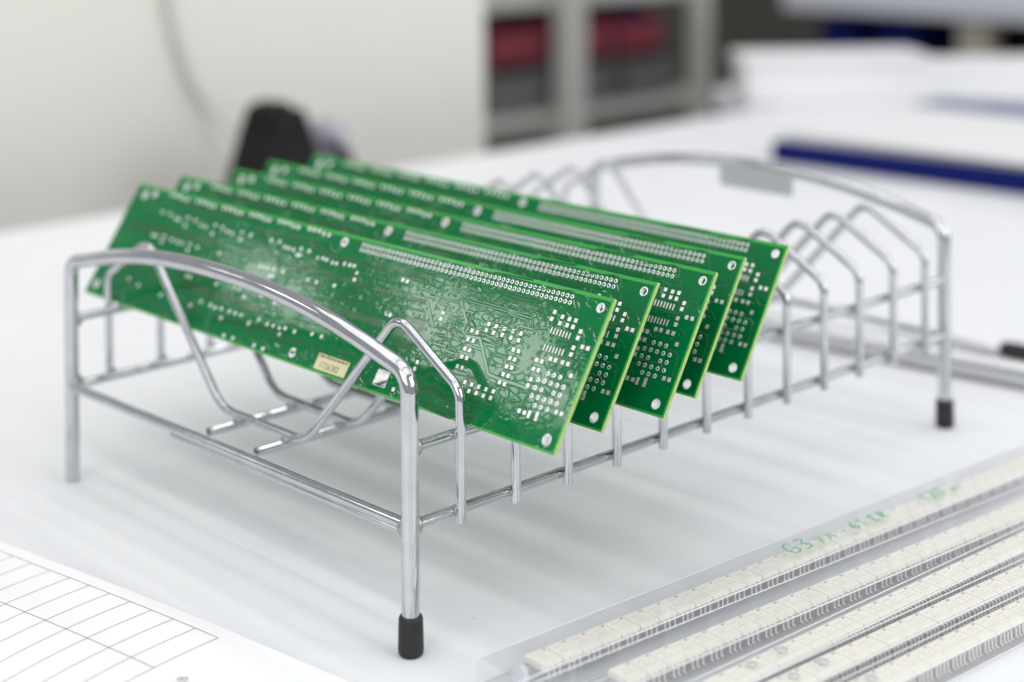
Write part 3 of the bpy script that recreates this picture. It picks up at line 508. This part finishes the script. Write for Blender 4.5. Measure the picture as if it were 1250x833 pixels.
tag(o, 'flat slate blue binder near the right edge behind the folder', 'binder')
dv = thing('desk_device', 'black blocky device with grey rounded side at the far left table edge', 'device', (.535, .885, 0), radians(12))
b = MB(); b.box(-.022, .092, -.03, .03, 0, .090, top=(.030, .008)); b.build('housing', M_black, dv, bevel=.008)
b = MB(); b.box(.01, .05, -.035, .02, .070, .096, M=Matrix.Rotation(radians(-8), 4, 'Y'), top=(.006, .008)); b.build('top_block', M_black, dv, bevel=.006)
b = MB(); b.tube([(.085, -.03, .05), (.108, -.034, .035), (.118, -.035, .012), (.10, -.036, .004)], .006, 10); b.build('lead', M_black, dv)
b = MB(); b.box(.088, .145, -.028, .028, 0, .068, top=(.016, .01)); b.build('side_piece', mat('lilac_grey_plastic', (.36, .35, .42), .5), dv, bevel=.01)
b = MB(); pts = [(.565, 1.078, .458), (.555, 1.078, .28), (.553, 1.078, .21), (.566, 1.078, .15), (.585, 1.078, .10), (.612, 1.07, .06), (.63, 1.02, .03), (.61, .93, .006)]
b.tube(fillet(pts, .05), .0042, 12); tag(b.build('cable', mat('grey_cable', (.56, .56, .53), .5)), 'pale grey cable hanging down the beige partition to the black device', 'cable')
# shelf rack on the floor behind the table
M_sh = mat('grey_white_steel', (.52, .52, .49), .5)
sh = thing('shelf_rack', 'grey steel shelf rack behind the table holding red and dark bins', 'shelf', (1.75, 1.9, -.76), 0)
for x, y, w in ((.270, -.01, .064), (.705, -.01, .040), (.263, .45, .05), (.75, .45, .05), (.02, .45, .05)):
    b = MB(); b.box(x, x+w, y, y+.04, 0, 1.25); b.build('upright', M_sh, sh, bevel=.003)
for z in (.08, .565, .81):
    b = MB(); b.box(.0, .80, .03, .47, z+.005, z+.03); b.build('shelf_board', M_sh, sh, bevel=.003)
M_red = mat('crimson_plastic', (.20, .025, .045), .7); M_dk = mat('dark_grey_plastic', (.13, .13, .13), .5)
def bin_(name, label, x, z, w, h, m, d=.34):
    o = thing(name, label, 'bin', (x, 1.945, z)); t = .006
    b = MB(); b.box(0, w, 0, t, 0, h*.8); b.box(0, w, d-t, d, 0, h); b.box(0, t, t, d-t, 0, h); b.box(w-t, w, t, d-t, 0, h); b.box(t, w-t, t, d-t, 0, t); b.build('tub', m, o, bevel=.002)
    b = MB(); b.box(-.004, w+.004, -.004, .006, h*.8-.012, h*.8+.002); b.build('rim', m, o)
z = -.76+.60
bin_('storage_bin', 'dark grey bin on the shelf, left of the front upright', 1.86, z, .16, .10, M_dk)
bin_('storage_bin', 'dark grey bin on the shelf, just right of the front upright', 2.05, z, .18, .10, M_dk)
bin_('storage_bin', 'dark grey bin on the shelf, by the right upright', 2.26, z, .17, .10, M_dk)
bin_('storage_bin', 'crimson bin stacked left of the front upright', 1.86, z+.104, .16, .085, M_red)
bin_('storage_bin', 'crimson bin stacked just right of the front upright', 2.05, z+.104, .17, .085, M_red)
bin_('storage_bin', 'crimson bin stacked by the right upright', 2.24, z+.104, .14, .08, M_red)
b = MB(); b.box(2.33, 2.375, 2.0, 2.2, z+.103, z+.2); tag(b.build('blue_carton', M_navy, bevel=.002), 'narrow dark blue carton beside the crimson bins', 'carton')
b = MB(); b.box(1.1, 2.7, 2.6, 2.66, -.76, .6); tag(b.build('rear_panel', mat('grey_panel', (.24, .23, .21), .8), bevel=.004), 'dull grey panel standing behind the shelf rack', 'panel')
# far bench
be = thing('far_bench', 'far workbench with pale top in the upper right corner', 'bench', (2.4, 1.62, -.76), radians(-88))
b = MB(); b.box(0, 1.4, 0, .7, .805, .85); b.build('bench_top', mat('pale_grey_laminate', (.60, .62, .68), .5), be, bevel=.004)
for x in (.40, 1.3):
    b = MB(); b.box(x, x+.07, .02, .07, 0, .804); b.build('leg', mat('cream_steel', (.42, .38, .30), .5), be, bevel=.003)
b = MB(); b.box(.02, 1.38, .62, .64, .1, .80); b.build('modesty_panel', M_black, be)
for (x, z, w, h, m, nm, lb, cat) in ((.06, .70, .085, .09, M_navy, 'blue_case', 'dark blue case under the far bench, left one of two', 'case'), (.19, .70, .10, .09, M_navy, 'blue_case', 'dark blue case under the far bench, right one of two', 'case'), (.50, .66, .14, .10, M_black, 'black_case', 'black case under the far bench right of its cream leg', 'case')):
    b = MB(); b.box(x, x+w, .06, .30, z, z+h); o = b.build(nm, m, bevel=.004); o.location = be.location; o.rotation_euler = be.rotation_euler; tag(o, lb, cat)
b = MB(); b.box(.03, 1.37, .03, .60, .64, .66); b.build('lower_shelf', M_dk, be)
